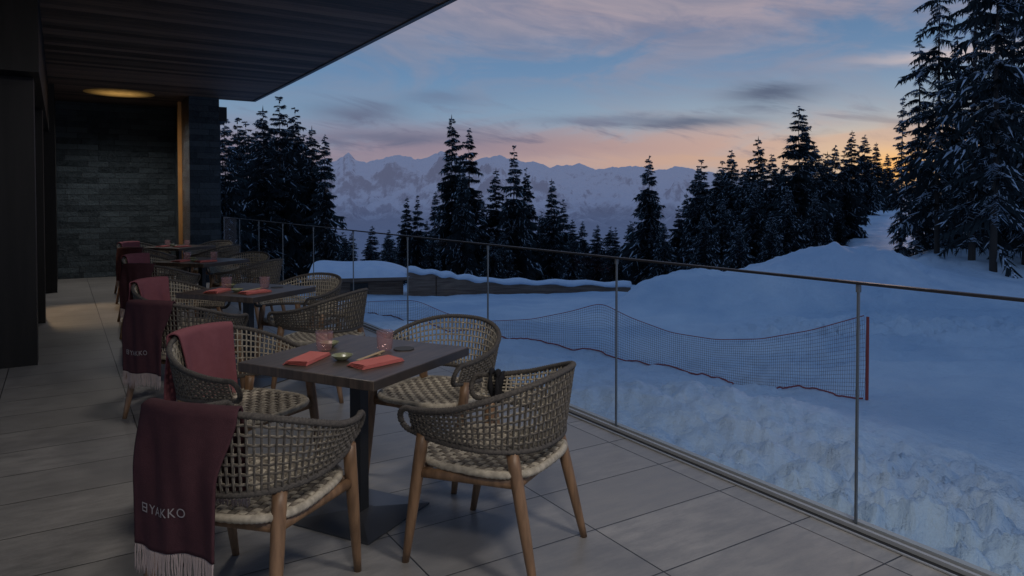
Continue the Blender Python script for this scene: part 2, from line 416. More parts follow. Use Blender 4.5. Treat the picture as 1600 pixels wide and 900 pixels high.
# ------------------------------------------------------------------ building
bld=obj('building',None,label='dark building with timber canopy and slate walls',cat='building')
def bbox(name,a,b,mat,label=None,bev=0):
    m_=MB(); m_.box(a,b); return obj(name,m_.mesh(name,[mat]),parent=bld,label=label,bevel=bev)
bbox('roof',(-6,-4,3.30),(3.02,13.75,3.72),M_ceil,'dark timber plank canopy soffit')
bbox('roof',(-6,13.752,3.302),(2.42,16.4,3.72),M_ceil)
bbox('roof_edge',(3.022,-4,3.285),(3.075,13.80,3.75),M_fascia)
bbox('roof_edge',(2.43,13.755,3.285),(3.02,13.80,3.75),M_fascia)
bbox('roof_beam',(2.43,15.0,3.02),(2.80,16.3,3.3),M_dark)
mb=MB()
mb.box((-.12,15.7,0),(2.8,16.2,3.30)); obj('wall',mb.mesh('wall',[M_stone]),parent=bld,label='split slate end wall')
bbox('column',(1.93,13.72,0),(2.43,15.69,3.298),M_stone,'split slate column')
mcp,ntc,bc=newmat('bronze_painted_glow',(.20,.10,.04),.4,.4); xx,yy,zc=sep(ntc,coords(ntc)); nc=noise(ntc,coords(ntc),5,3)
bc.inputs['Emission Color'].default_value=(1,.45,.12,1); ntc.links.new(((sstep(zc,.2,1.6)*sstep(zc,3.3,2.2)*.10+.008)*(nc+.4)).s,bc.inputs['Emission Strength'])  # lamplight on the strip painted in as emission, strongest at mid height
bbox('panel',(1.865,14.6,0),(1.925,14.7,3.298),mcp,'bronze strip with a warm glow put into its material')
bbox('pillar',(-2.6,7.63,0),(-.19,7.95,2.55),M_dark)
bbox('pillar',(-.6,13.45,0),(-.06,15.69,3.298),M_dark)
bbox('pillar',(-.6,10.2,0),(-.17,10.6,2.55),M_dark)
bbox('lintel',(-.9,7.3,2.552),(-.14,13.44,3.298),M_dark)
bbox('lintel',(-2.6,-4,2.56),(-.6,7.29,3.298),M_dark)
bbox('facade',(-1.3,7.96,0),(-1.2,13.4,2.55),newmat('dark_window',(.01,.01,.012),.1)[0],'dark glazed facade')
mb=MB(); mb.lathe([(.001,-.012),(.30,-.012),(.52,-.004),(.54,-.002)],40)
em=bpy.data.materials.new('lit_brass_dish'); em.use_nodes=True; ntm=em.node_tree; bb=ntm.nodes['Principled BSDF']
bb.inputs['Base Color'].default_value=(.5,.33,.12,1); bb.inputs['Metallic'].default_value=.6; bb.inputs['Roughness'].default_value=.4
bb.inputs['Emission Color'].default_value=(1,.55,.15,1); 
nn_=noise(ntm,coords(ntm),9,3); xx,yy,_z=sep(ntm,coords(ntm)); rr=(xx*xx+yy*yy).op('SQRT')
ntm.links.new((sstep(rr,.54,.05)*(nn_*.6+.02)+.02).s,bb.inputs['Emission Strength'])
obj('ceiling_lamp',mb.mesh('ceiling_lamp',[em],True),parent=bld,loc=(.88,14.0,3.298))
def area(name,loc,e,size,colr,rot=(0,0,0)):
    L=bpy.data.lights.new(name,'AREA'); L.energy=e; L.shape='DISK'; L.size=size; L.color=colr
    o=bpy.data.objects.new(name,L); COL.objects.link(o); o.location=loc; o.rotation_euler=rot; o.parent=bld; return o
for lx,ly,e in [(.3,-.6,44),(2.0,.2,42),(1.2,4.6,19)]:  # unseen fill lights added under the canopy to brighten the terrace
    area('lamp_and_fill_light',(lx,ly,3.24),e,.5,(1,.93,.86),(math.radians(16) if ly<1 else 0,0,0))
    mb=MB(); mb.lathe([(.27,-.03),(.29,-.03),(.29,0)],24); obj('fill_light_ring',mb.mesh('fill_light_ring',[M_black]),parent=bld,loc=(lx,ly,3.298))  # ring added around each fill light, out of view
pl=bpy.data.lights.new('lamp_and_fill_light','SPOT'); pl.energy=110; pl.color=(1,.96,.92); pl.spot_size=math.radians(150); pl.shadow_soft_size=.15; pl.spot_blend=.8
po=bpy.data.objects.new('lamp_and_fill_light',pl); COL.objects.link(po); po.location=(.88,14.0,3.2); po.parent=bld
# warm light spilling out of the restaurant doorway
pl=bpy.data.lights.new('doorway_light','SPOT'); pl.energy=130; pl.color=(1,.68,.38); pl.spot_size=math.radians(40); pl.shadow_soft_size=.1; pl.spot_blend=.7
dl=Vector((-.35,12.6,2.35)); po=bpy.data.objects.new('doorway_light',pl); COL.objects.link(po); po.location=dl; po.rotation_euler=(dl-Vector((.25,10.9,0))).to_track_quat('Z','Y').to_euler(); po.parent=bld

# ------------------------------------------------------------------ balustrade
bal=obj('glass_balustrade',None,label='frameless glass balustrade with slim steel posts',cat='railing')
ys=[-1.4,.24,1.87,3.51,5.14,6.77,8.38,10.0,11.64,13.27,14.9,16.5]
for a,b in zip(ys[:-1],ys[1:]):
    mb=MB(); mb.add([(3.0,a+.008,.03),(3.0,b-.008,.03),(3.0,b-.008,1.09),(3.0,a+.008,1.09)],[(0,1,2,3)])
    obj('glass_panel',mb.mesh('glass_panel',[M_glass]),parent=bal)
for a in ys:
    mb=MB(); mb.box((2.994,a-.0045,.01),(3.006,a+.0045,1.094)); mb.box((2.990,a-.007,1.06),(3.010,a+.007,1.0945)); obj('post',mb.mesh('post',[M_steel]),parent=bal)
mb=MB(); mb.box((2.985,-3,1.095),(3.015,16.5,1.107)); obj('handrail',mb.mesh('handrail',[M_dksteel]),parent=bal)
mb=MB(); mb.box((2.925,-3,.003),(2.933,16.5,.010)); mb.box((2.970,-3,.003),(2.988,16.5,.022)); mb.box((3.012,-3,.003),(3.045,16.5,.026)); 
obj('base_channel',mb.mesh('base_channel',[newmat('channel_metal',(.42,.43,.44),.55,.35)[0]]),parent=bal)
mb=MB(); mb.box((2.934,-3,.002),(2.969,16.5,.005)); obj('drain_strip',mb.mesh('drain_strip',[M_black]),parent=bal)

# ------------------------------------------------------------------ chairs
PH=math.radians(122)
def plan(s,k=1.0):
    ph=s*PH; sx=math.sin(ph); x=.335*(abs(sx)**.85)*(1 if sx>=0 else -1)*k
    c=math.cos(ph); y=-.305*c*k if c>0 else -.305*c*1.45
    return x,y
def ztop(s): return .640+.145*math.cos(s*math.pi/2)**1.6
def zbot(s): return .500+.040*abs(s)**1.5
def band(s,v):   # v 0 bottom 1 top
    k=.92+.12*v
    x,y=plan(s,k); zt=ztop(s); zb=zbot(s)
    return Vector((x,y,zb+(zt-zb)*v))
def nrm(s):
    a=Vector((*plan(s-.01),0)); b=Vector((*plan(s+.01),0)); t=(b-a).normalized(); n=Vector((t.y,-t.x,0))
    return n
pts=[band(-1+2*i/230,1) for i in range(231)]
def arc(s):
    a=band(s,1); b=band(s,0)
    c=(a+b)/2; res=[]
    for i in range(1,12):
        an=math.pi*i/12; f=math.cos(an); p=c+(a-b)*.5*f; p.y+=.045*math.sin(an); res.append(p)
    return res
pts+=arc(1); pts+=[band(1-2*i/200,0) for i in range(201)]; pts+=arc(-1)[::-1]
L=[0]; 
for i in range(1,len(pts)+1): L.append(L[-1]+(pts[i%len(pts)]-pts[i-1]).length)
tot=L[-1]; N=500
Larr=np.array(L); P=np.array([list(p) for p in pts]+[list(pts[0])])
q=np.linspace(0,tot,N,endpoint=False)
rs=np.stack([np.interp(q,Larr,P[:,i]) for i in range(3)],-1)
mb=MB(); mb.tube([tuple(p) for p in rs],[.0134 if i%2 else .0108 for i in range(N)],8,True)
ME_rim=mb.mesh('backrest_rim',[M_ropedk],True)
ss=np.linspace(-.985,.985,800); pp=np.array([list(band(a,.5)) for a in ss]); cl=np.concatenate([[0],np.cumsum(np.linalg.norm(np.diff(pp,axis=0),axis=1))])
def s_at(f): return float(np.interp(f*cl[-1],cl,ss))
# outward facing cords are umber, the inner layer is pale: two laid-together cords each way
mb=MB(); nv=64
for i in range(nv):
    s=s_at(i/(nv-1)); n=nrm(s)
    for lay,mi in ((.0036,1),(-.0036,0)):
        p=[]
        for k in range(13):
            v=k/12; p.append(band(s,v)+n*(lay+.0022*math.sin(v*math.pi*8+(0 if i%2 else math.pi))))
        mb.tube(p,.0044,6,m=mi)
for j in range(1,8):
    v=j/8
    K=(nv-1)*4
    for lay,mi in ((.0034,1),(-.0034,0)):
        p=[]
        for k in range(K+1):
            s=s_at(k/K); n=nrm(s); p.append(band(s,v)+n*(lay+.0032*math.cos(k/4*math.pi+j*math.pi)))
        mb.tube(p,.0042,5,m=mi)
ME_weave=mb.mesh('backrest_weave',[M_rope,M_cord],True)
# seat : flat straps plaited over and under
SR=.262; SZ=.425
def lim(a): return SR*max(0,1-abs(a/SR)**3.2)**(1/3.2)
mb=MB(); pit=.0335
def seatz(x,y): return SZ-.016*max(0,1-(x/.26)**2)*max(0,1-(y/.26)**2)
for i in range(-7,8):
    c=i*pit; l=lim(c*1.0)
    if l<.03: continue
    for ax in (0,1):
        p=[]; K=max(8,int(2*l/pit*6))
        for k in range(K+1):
            a=-l+2*l*k/K; ph=math.pi*(a/pit+i+ax)
            X_,Y_=(a,c) if ax==0 else (c,a)
            w_=math.cos(ph); w_=math.copysign(abs(w_)**.6,w_)
            p.append((X_,Y_,seatz(X_,Y_)+.0052*w_))
        mb.tube(p,.0150,8,squash=.28,m=ax)
ME_seat=mb.mesh('seat',[M_rope,noisy('strap_brown',(.12,.10,.08),(.22,.19,.15),40,.85,.25,.001)],True)
mb=MB(); p=[]; 
for k in range(180):
    a=2*math.pi*k/180; ca,sa_=math.cos(a),math.sin(a); e=2/3.2
    p.append(((SR+.005)*abs(ca)**e*(1 if ca>0 else -1),(SR+.005)*abs(sa_)**e*(1 if sa_>0 else -1),SZ-.006))
mb.tube(p,[.0165 if i%2 else .014 for i in range(180)],8,True)
ME_srim=mb.mesh('seat_rim',[M_rope],True)
def leg_mesh(foot,top):
    m_=MB(); p=[];rd=[]
    for k in range(9):
        u=k/8; p.append([foot[i]+(top[i]-foot[i])*u for i in range(3)]); rd.append(.0145+.0105*math.sin(min(1,u*1.15)*math.pi/2))
    m_.tube(p,rd,12); return m_.mesh('leg',[M_wood],True)
legs=[((.275,.265,0),(.288,.17,.54)),((-.275,.265,0),(-.288,.17,.54)),((.255,-.305,0),(.215,-.19,.505)),((-.255,-.305,0),(-.215,-.19,.505))]
ME_legs=[leg_mesh(*l) for l in legs]
def legat(l,z):
    f,t=l; u=z/t[2]; return [f[i]+(t[i]-f[i])*u for i in range(2)]+[z]
mb=MB()
for a,b in ((0,1),(2,3),(0,2),(1,3)):
    p0=Vector(legat(legs[a],.385)); p1=Vector(legat(legs[b],.385)); mb.tube([p0+(p1-p0)*k/4 for k in range(5)],.0145,8,squash=1.5)
ME_apron=mb.mesh('seat_frame',[M_wood],True)
def chair(x,y,rot,label):
    e=obj('armchair',None,loc=(x,y,0),rot=rot,label=label,cat='chair',group='woven rope armchairs around the terrace tables')
    bk=obj('backrest',ME_weave,e)
    obj('backrest_rim',ME_rim,bk); obj('seat',ME_seat,e); obj('seat_rim',ME_srim,e); obj('seat_frame',ME_apron,e)
    for l in ME_legs: obj('leg',l,e)
    return e
# dark cloth knotted round an arm end
def knot(chair_o):
    m_=MB(); c=band(.90,.5); t=(band(.93,.5)-band(.87,.5)).normalized(); n=nrm(.90); up=Vector((0,0,1)); p=[];rd=[]
    for k in range(90):
        an=k/90*2*math.pi*4; a_=-.035+.07*(k/90)+.012*math.sin(an*.7)
        rr=.046+.012*math.sin(an*1.3+1)
        p.append(c+t*a_+n*(math.cos(an)*rr*.62)+up*(math.sin(an)*rr*1.35)); rd.append(.012+.004*math.sin(k*.9))
    m_.tube(p,rd,8)
    for sg in (-1,1):
        m_.tube([c+t*(.02*sg)+n*.035+up*(.02-.02*k)+n*(.006*math.sin(k+sg)) for k in range(6)],[.014,.018,.02,.018,.02,.012],8,squash=.6)
    obj('dark_cloth',m_.mesh('dark_cloth',[fabric('charcoal_cloth',(.012,.012,.014),(.03,.03,.034))],True),loc=chair_o.location,rot=chair_o.rotation_euler.z,label='dark cloth knotted around the arm of an armchair',cat='cloth')
# blanket
LIN,LOUT,HW=.34,.49,.17
def bl(u,q,s0,ds=.235,lift=0,flat=False):
    s=s0+u*ds; x,y=plan(s,1.05); n=nrm(s); zt=max(ztop(s0)*.5+ztop(s)*.5+.022,ztop(s)+.022)
    n0=nrm(s0); t0=Vector((-n0.y,n0.x,0)); c0=Vector((*plan(s0,1.05),0))
    fold=.007*math.sin(u*5+q*5)+.003*math.sin(u*12-q*9)
    if abs(q)<.03:
        off=q/.03*.03; zz_=zt-.012*(abs(q)/.03)**2; k=0
    elif q>0:
        dp=q-.03; off=.030+min(dp,.25)*.03+fold*min(1,dp*8); zz_=zt-.012-dp; k=min(1,dp/.22); k=k*k*(3-2*k)*.9
    else:
        dp=-q-.03; off=-(.030+.22*dp)+fold*min(1,dp*8); zz_=zt-.012-dp; k=0
    off+=lift*(1 if q>0 else -1)
    a=Vector((x+n.x*off,y+n.y*off,0))
    if k>0:
        b=c0+t0*(u*HW*.98)+n0*off
        a=a+(b-a)*k
        zz_=zz_*(1-k)+((ztop(s0)+.018)-.012-(q-.03)+.006*math.sin(u*4))*k
    return (a.x,a.y,zz_)
def blanket(chair_o,s0,mat,fr,label,text=False,lout=LOUT):
    m_=MB(); nu,nq=40,60; vs=[];fs=[]
    for j in range(nq+1):
        q_=-LIN+(LIN+lout)*j/nq
        for i in range(nu+1): vs.append(bl(-1+2*i/nu,q_,s0))
    for j in range(nq):
        for i in range(nu): a=j*(nu+1)+i; fs.append((a,a+1,a+nu+2,a+nu+1))
    m_.add(vs,fs)
    o=obj('blanket',m_.mesh('blanket',[mat],True),loc=chair_o.location,rot=chair_o.rotation_euler.z,label=label,cat='blanket',group='wool blankets draped over chair backs')
    sm=o.modifiers.new('s','SOLIDIFY'); sm.thickness=.008; sm.offset=0
    rnd=random.Random(3)
    for end,sg in ((lout,1),(-LIN,-1)):
        f_=MB(); ln=.10 if sg>0 else .05
        for i in range(60):
            u=-1+2*(i+.5)/60; p=[]; w1=rnd.uniform(-.05,.05); l2=ln*rnd.uniform(.8,1.1); wv_=rnd.uniform(0,6)
            for k in range(6):
                p.append(bl(u+w1*k/4+.008*math.sin(k*1.5+wv_),end+sg*l2*k/5-sg*.004,s0))
            f_.tube(p,[.0022,.0034,.0028,.0032,.0028,.0018],4)
        obj('fringe',f_.mesh('fringe',[fr],True),parent=o)
    if text:
        cu=bpy.data.curves.new('t','FONT'); cu.body='YAKKO'; cu.size=.043; cu.space_character=1.12; cu.align_x='LEFT'; cu.resolution_u=6
        to=bpy.data.objects.new('t',cu); COL.objects.link(to); bpy.context.view_layer.update()
        me=bpy.data.meshes.new_from_object(to.evaluated_get(bpy.context.evaluated_depsgraph_get()))
        bpy.data.objects.remove(to)
        tm=MB(); tm.v=[tuple(v.co) for v in me.vertices]; tm.f=[tuple(p_.vertices) for p_ in me.polygons]; tm.m=[0]*len(tm.f)
        for a,b in (((-.032,0),(-.008,.004)),((-.032,.026),(-.008,.030)),((-.032,.004),(-.028,.026)),((-.012,.004),(-.008,.026)),((-.028,.013),(-.012,.017))):
            tm.add([(a[0],a[1],0),(b[0],a[1],0),(b[0],b[1],0),(a[0],b[1],0)],[(0,1,2,3)])
        tm.v=[bl((vx-.095)/HW,lout-.12-vy,s0,ds=.235,lift=.0085) for vx,vy,_ in tm.v]
        obj('lettering',tm.mesh('lettering',[M_letter]),parent=o)
    return o

# ------------------------------------------------------------------ tables + tableware
mb=MB(); mb.box((-.375,-.375,.708),(.375,.375,.75)); ME_top=mb.mesh('tabletop',[M_table])
mb=MB(); mb.box((-.03,-.03,.02),(.03,.03,.70)); mb.box((-.2,-.03,.69),(.2,.03,.707)); mb.box((-.03,-.2,.6905),(.03,.2,.7065)); ME_colm=mb.mesh('column',[M_black])
mb=MB(); a=.235; b_=.05
mb.add([(-a,-a,0),(a,-a,0),(a,a,0),(-a,a,0),(-a,-a,.008),(a,-a,.008),(a,a,.008),(-a,a,.008),(-b_,-b_,.024),(b_,-b_,.024),(b_,b_,.024),(-b_,b_,.024)],
 [(3,2,1,0),(0,1,5,4),(1,2,6,5),(2,3,7,6),(3,0,4,7),(4,5,9,8),(5,6,10,9),(6,7,11,10),(7,4,8,11),(8,9,10,11)]); ME_base=mb.mesh('base_plate',[newmat('base_steel',(.07,.07,.072),.32,.4)[0]])
def napkin_mesh():
    m_=MB(); 
    for k in range(4):
        z0=k*.0042; nu,nv_=12,8; ix=.004*k
        top=[];
        for j in range(nv_+1):
            for i in range(nu+1):
                x_=-.115+ix+(.23-2*ix)*i/nu; y_=-.055+(.11-ix)*j/nv_
                top.append((x_,y_,z0+.0035+.0015*math.sin(x_*40+k)*math.sin(y_*50)))
        fs=[(j*(nu+1)+i,j*(nu+1)+i+1,(j+1)*(nu+1)+i+1,(j+1)*(nu+1)+i) for j in range(nv_) for i in range(nu)]
        m_.add(top,fs)
        m_.tube([(-.115+ix+(.23-2*ix)*i/nu,-.055,z0+.002) for i in range(nu+1)],.0021,5)
        m_.tube([(-.115+ix+(.23-2*ix)*i/nu,.055-ix,z0+.002) for i in range(nu+1)],.0021,5)
    return m_.mesh('napkin',[M_napkin],True)
ME_nap=napkin_mesh()
def tumbler_mesh():
    m_=MB(); n=64; prof=[(.0,.004),(.026,.004),(.033,.010),(.0375,.05),(.0405,.088),(.041,.095),(.0395,.0955),(.039,.094)]
    vs=[];fs=[]
    for r_,z_ in prof:
        for k in range(n):
            a=2*math.pi*k/n; rr_=r_*(1+.025*math.cos(a*16)) if .006<z_<.087 and r_>.03 else r_
            vs.append((rr_*math.cos(a),rr_*math.sin(a),z_))
    for i in range(len(prof)-1):
        for k in range(n): l=(k+1)%n; fs.append((i*n+k,i*n+l,(i+1)*n+l,(i+1)*n+k))
    m_.add(vs,fs); return m_.mesh('tumbler',[M_tumbler],True)
ME_tum=tumbler_mesh()
mb=MB(); mb.lathe([(0,.001),(.022,.001),(.03,.006),(.047,.022),(.048,.024),(.045,.022),(.028,.009),(0,.007)],28); ME_bowl=mb.mesh('bowl',[M_bowl],True)
mb=MB(); mb.tube([(-.11,0,.006),(.11,0,.006)],[.0022,.0035],6); mb.tube([(-.11,.011,.006),(.11,.008,.006)],[.0022,.0035],6); mb.box((.05,-.012,0),(.06,.022,.004)); ME_stick=mb.mesh('chopsticks',[M_stick])
mb=MB(); mb.lathe([(0,.0),(.05,.0),(.05,.004),(0,.004)],28); ME_coast=mb.mesh('coaster',[M_coaster])
TABS=[(1.17,3.20,31),(1.27,6.0,36),(1.42,9.2,38),(1.55,12.2,38)]
for ti,(tx,ty,ta) in enumerate(TABS):
    A=math.radians(ta)
    t=obj('dining_table',None,loc=(tx,ty,0),rot=A,label='square dark wood bistro table on black steel pedestal',cat='table',group='square terrace tables')
    obj('tabletop',ME_top,t,bevel=.004); obj('column',ME_colm,t); obj('base_plate',ME_base,t)
    ca,sa_=math.cos(A),math.sin(A)
    def W(u,v,z=.7505): return (tx+ca*u-sa_*v,ty+sa_*u+ca*v,z)
    items=[('napkin',ME_nap,-.20,.13,.25,'coral red folded linen napkin on the table','napkin'),
           ('napkin',ME_nap,-.12,-.19,-.25,'coral red folded linen napkin on the table','napkin'),
           ('tumbler',ME_tum,-.02,.19,0,'ribbed rose tinted water glass on the table','glass'),
           ('tumbler',ME_tum,.12,-.06,0,'ribbed rose tinted water glass on the table','glass'),
           ('bowl',ME_bowl,.07,.24,0,'small olive ceramic dipping bowl','bowl'),
           ('bowl',ME_bowl,-.13,-.01,0,'small olive ceramic dipping bowl','bowl'),
           ('chopsticks',ME_stick,-.02,-.09,.1,'pair of bamboo chopsticks on a small rest','chopsticks'),
           ('coaster',ME_coast,.19,-.12,0,'round dark coaster on the table','coaster')]
    for nm,me,u,v,ro,lb,ct in items:
        if ti>=2 and nm in('chopsticks','coaster'): continue
        if ti: u+=random.uniform(-.02,.02); v+=random.uniform(-.02,.02)
        obj(nm,me,loc=W(u,v),rot=A+ro,label=lb,cat=ct,group='tableware set on the tables')
    j=lambda a: random.uniform(-a,a)*(1 if ti else 0)
    cb=chair(*W(.0,-.72,0)[:2],A+j(.1),'taupe rope armchair with teak legs, tucked at a table')
    if ti==0: knot(cb)
    cA=chair(*W(-.74,-.12,0)[:2],A-math.pi/2+math.radians(13)+j(.1),'rope armchair with a maroon blanket over its back')
    cC=chair(*W(-.02,.72,0)[:2],A+math.pi+j(.1),'rope armchair with a rose blanket over its back')
    cD=chair(*W(.66,.0,0)[:2],A+math.pi/2+j(.15),'taupe rope armchair with teak legs beside the glass railing')
    blanket(cA,-.07,M_maroon,M_fringe,'dark maroon wool blanket with lettering and pale fringe' ,text=(ti<2))
    blanket(cC,0.02,M_red,M_fringer,'rose red wool blanket draped over a chair back')

# ------------------------------------------------------------------ conifers
def conifer(seed,levels,nb,rmax,base,power=.85,twig=.42,droop=.42,snowp=.35,ragged=.3,segs=6,reps=3,jit=3.0,side_v=.18):
    rnd=random.Random(seed); m_=MB()
    V_=[];F_=[];Mi=[]
    def tri(a,b,c,mi):
        o=len(V_); V_.extend((a,b,c)); F_.append((o,o+1,o+2)); Mi.append(mi)
    side=[1+side_v*math.sin(k*2.1+seed)+.1*rnd.uniform(-1,1) for k in range(8)]
    for li in range(levels):
        h=base+(1-base)*((li+rnd.random()*jit)/levels)
        if h>.992: continue
        prof=(1-(h-base)/(1-base))**power
        if rnd.random()<ragged*.15: continue
        nbb=max(4,int(nb*(.55+.45*prof)))
        a0=rnd.random()*6.28
        lvl=rnd.uniform(.78,1.10)
        for bi in range(nbb):
            if rnd.random()<ragged*.35: continue
            an=a0+6.283*bi/nbb+rnd.uniform(-.4,.4); L_=(rmax*prof+.010)*rnd.uniform(1-ragged*1.3,1.12)*lvl*side[int(an/6.283*8)%8]
            dx,dy=math.cos(an),math.sin(an); up=-.04+.55*(h-.35); dr=droop*rnd.uniform(.5,1.5); h0=h+rnd.uniform(-.014,.014)
            sp=[]
            for k in range(segs+1):
                u=k/segs; sp.append((dx*L_*u,dy*L_*u,h0+L_*(up*u-dr*u*u+.16*u**4)))
            snow=rnd.random()<snowp
            for k in range(segs):
                p=sp[k]; q_=sp[k+1]; u=k/segs
                wd=.002+.035*L_*(1-u)
                tri((p[0]-dy*wd,p[1]+dx*wd,p[2]-.002),(p[0]+dy*wd,p[1]-dx*wd,p[2]-.002),(q_[0],q_[1],q_[2]),0)
                tl=(twig*L_*(1.0-.6*u)+.005)*rnd.uniform(.7,1.25)*(.5 if k==0 else 1)
                for sg in (-1,1):
                    for rep in range(reps):
                        f=rnd.random(); bx=p[0]+(q_[0]-p[0])*f; by=p[1]+(q_[1]-p[1])*f; bz=p[2]+(q_[2]-p[2])*f
                        fw=rnd.uniform(.2,.95); sd=sg*rnd.uniform(.4,1); hl=rnd.uniform(.3,1.15)
                        ex=bx+tl*(dx*fw-dy*sd); ey=by+tl*(dy*fw+dx*sd); ez=bz-tl*hl
                        ww=tl*rnd.uniform(.13,.24)
                        tri((bx-dx*ww*.5,by-dy*ww*.5,bz-ww*.5),(bx+dx*ww,by+dy*ww,bz+ww*.1),(ex,ey,ez),1 if (snow and rep==0 and rnd.random()<.5) else 0)
                for rep in range(max(1,reps-2)):
                    hl=tl*rnd.uniform(.5,1.3); tri((p[0],p[1],p[2]),(q_[0],q_[1],q_[2]),((p[0]+q_[0])/2+rnd.uniform(-.4,.4)*tl,(p[1]+q_[1])/2+rnd.uniform(-.4,.4)*tl,min(p[2],q_[2])-hl),0)
                if snow and k>0 and rnd.random()<.85:
                    w2=(.003+.05*L_*(1-u))*rnd.uniform(1.0,2.6); zz_=.003
                    tri((p[0]-dy*w2,p[1]+dx*w2,p[2]+zz_-w2*.7),(p[0]+dy*w2,p[1]-dx*w2,p[2]+zz_-w2*.7),(q_[0],q_[1],q_[2]+zz_),1)
    for k in range(5):
        a=k*1.3; tri((.004*math.cos(a),.004*math.sin(a),.965),(-.004*math.cos(a),-.004*math.sin(a),.965),(0,0,1.0),0)
    m_.v=V_;m_.f=F_;m_.m=Mi
    cm=m_.mesh('crown',[M_needle,M_tsnow])
    t_=MB(); r0=.011; t_.tube([(0.0015*math.sin(k*1.3+seed),.0015*math.cos(k*1.7+seed),-.05+k*1.04/10) for k in range(11)],[r0*(1-k/10.3) for k in range(11)],8)
    return cm,t_.mesh('trunk',[M_bark],True)
VAR=[conifer(11,60,8,.225,.03,power=.8,segs=5,snowp=.7,reps=4),conifer(12,64,8,.19,.03,power=.85,segs=5,snowp=.6,reps=4),conifer(13,56,8,.26,.03,power=.78,ragged=.38,segs=5,snowp=.7,reps=4),conifer(14,62,8,.17,.04,power=.7,ragged=.4,snowp=.75,segs=5,reps=4),conifer(15,60,8,.225,.03,power=.8,snowp=1,segs=5,reps=4)]
BIG=[conifer(31,66,6,.105,.08,power=.5,twig=.33,droop=.58,snowp=.7,ragged=.62,segs=9,reps=2,jit=2.4,side_v=.25),conifer(32,60,6,.118,.13,power=.42,twig=.31,droop=.62,snowp=.7,ragged=.66,segs=9,reps=2,jit=2.4,side_v=.3),conifer(33,74,6,.095,.05,power=.55,twig=.35,droop=.5,snowp=.7,ragged=.58,segs=9,reps=2,jit=2.4,side_v=.25)]
def tree(t,ytop,d,var,wf=1.0,base=None,lab=None,grp='snow dusted spruce trees'):
    x_,y_=pos(t,d); zb=ground_z(x_,y_)-.15
    zt=EYE+(313-ytop)*d/1120; H=zt-zb
    if H<2.5: H=2.5
    e=obj('spruce_tree',None,loc=(x_,y_,zb),rot=random.uniform(0,6.28),label=lab or 'dark spruce tree dusted with snow behind the snowfield',cat='tree',group=grp,scale=(H*wf,H*wf,H))
    obj('trunk',var[1],e); obj('crown',var[0],e)
T_=lambda px:(px-800)/1120
lst=[(352,178,33,1,1),(372,185,36,0,1),(400,205,40,2,1),(412,165,34,1,1.1),(438,152,35,0,1.05),(462,168,37,2,.9),(488,196,36,1,1),(508,212,35,3,.9),(425,200,42,2,1.1),(385,190,45,2,1.1),(450,190,46,2,1.1),(475,210,44,2,1),
 (636,306,46,1,.9),(652,306,44,0,.8),(681,300,46,3,.9),(706,178,38,1,.85),(733,202,40,3,1),(722,260,36,2,.7),(752,300,44,1,1),(775,262,42,1,1),(803,228,37,0,.85),(822,262,41,2,.75),
 (862,278,38,1,1),(880,312,40,0,1.1),(846,330,42,2,1),(910,345,48,4,1),(934,350,44,1,1),(962,356,42,0,1),(985,345,50,2,1),
 (1014,242,36,4,.95),(1060,322,40,0,1),(1090,258,38,4,.95),(1072,300,42,1,1),(1120,266,40,1,1),(1143,233,38,4,.9),(1160,262,36,4,1.1),(1184,212,38,1,1),(1205,240,36,4,1.05),(1226,246,40,1,1),
 (1247,168,34,3,1.2),(1258,196,38,4,.9),(1272,226,37,4,1),(1292,236,38,1,1),(1304,226,42,4,1),(1318,236,40,0,1),(1330,203,52,1,1),(1350,210,66,4,1.1),(1368,222,78,1,1.1),(1386,240,84,4,1.1),(1180,280,30,4,1.2),(1230,290,29,4,1.1),(1275,300,29,4,1.1),(1130,310,32,4,1.1),(1215,262,46,2,1.1),(1170,250,46,2,1.1),(1285,240,46,2,1.1),(1100,330,30,4,1.2),(1310,310,30,1,1),(1205,330,27,4,1.2),(1155,345,27,4,1.2)]
for px,yt,d,v,wf in lst:
    tree(T_(px),yt,d,VAR[v],wf, lab='tall snow dusted spruce rising above the forest edge' if yt<215 else None)
rnd=random.Random(5)
for i in range(60):
    px=rnd.uniform(520,1040); tree(T_(px),rnd.uniform(342,388),rnd.uniform(30,60),VAR[rnd.randrange(5)],1.25)
for i in range(24):
    px=rnd.uniform(1060,1330); tree(T_(px),rnd.uniform(250,310),rnd.uniform(40,60),VAR[rnd.randrange(5)],1.2)
for px,yt,d,v,wf in [(1408,155,27,2,.95),(1434,50,26,0,1),(1464,-60,24,1,.9),(1492,60,27,2,1.1),(1519,-160,22,0,.95),(1554,-220,21,1,.85),(1580,-90,25,2,1.1),(1604,-160,22,0,1),(1640,-200,23,1,1),(1535,40,28,2,1.2),(1450,180,30,2,1.3),(1500,140,32,2,1.4),(1570,110,31,2,1.4),(1610,60,27,2,1.3),(1475,110,29,0,1.2),(1545,150,30,1,1.3),(1690,-200,22,0,1)]:
    tree(T_(px),yt,d,BIG[v],wf,lab='tall ragged spruce with visible trunk on snowy bank',grp='tall ragged spruces')

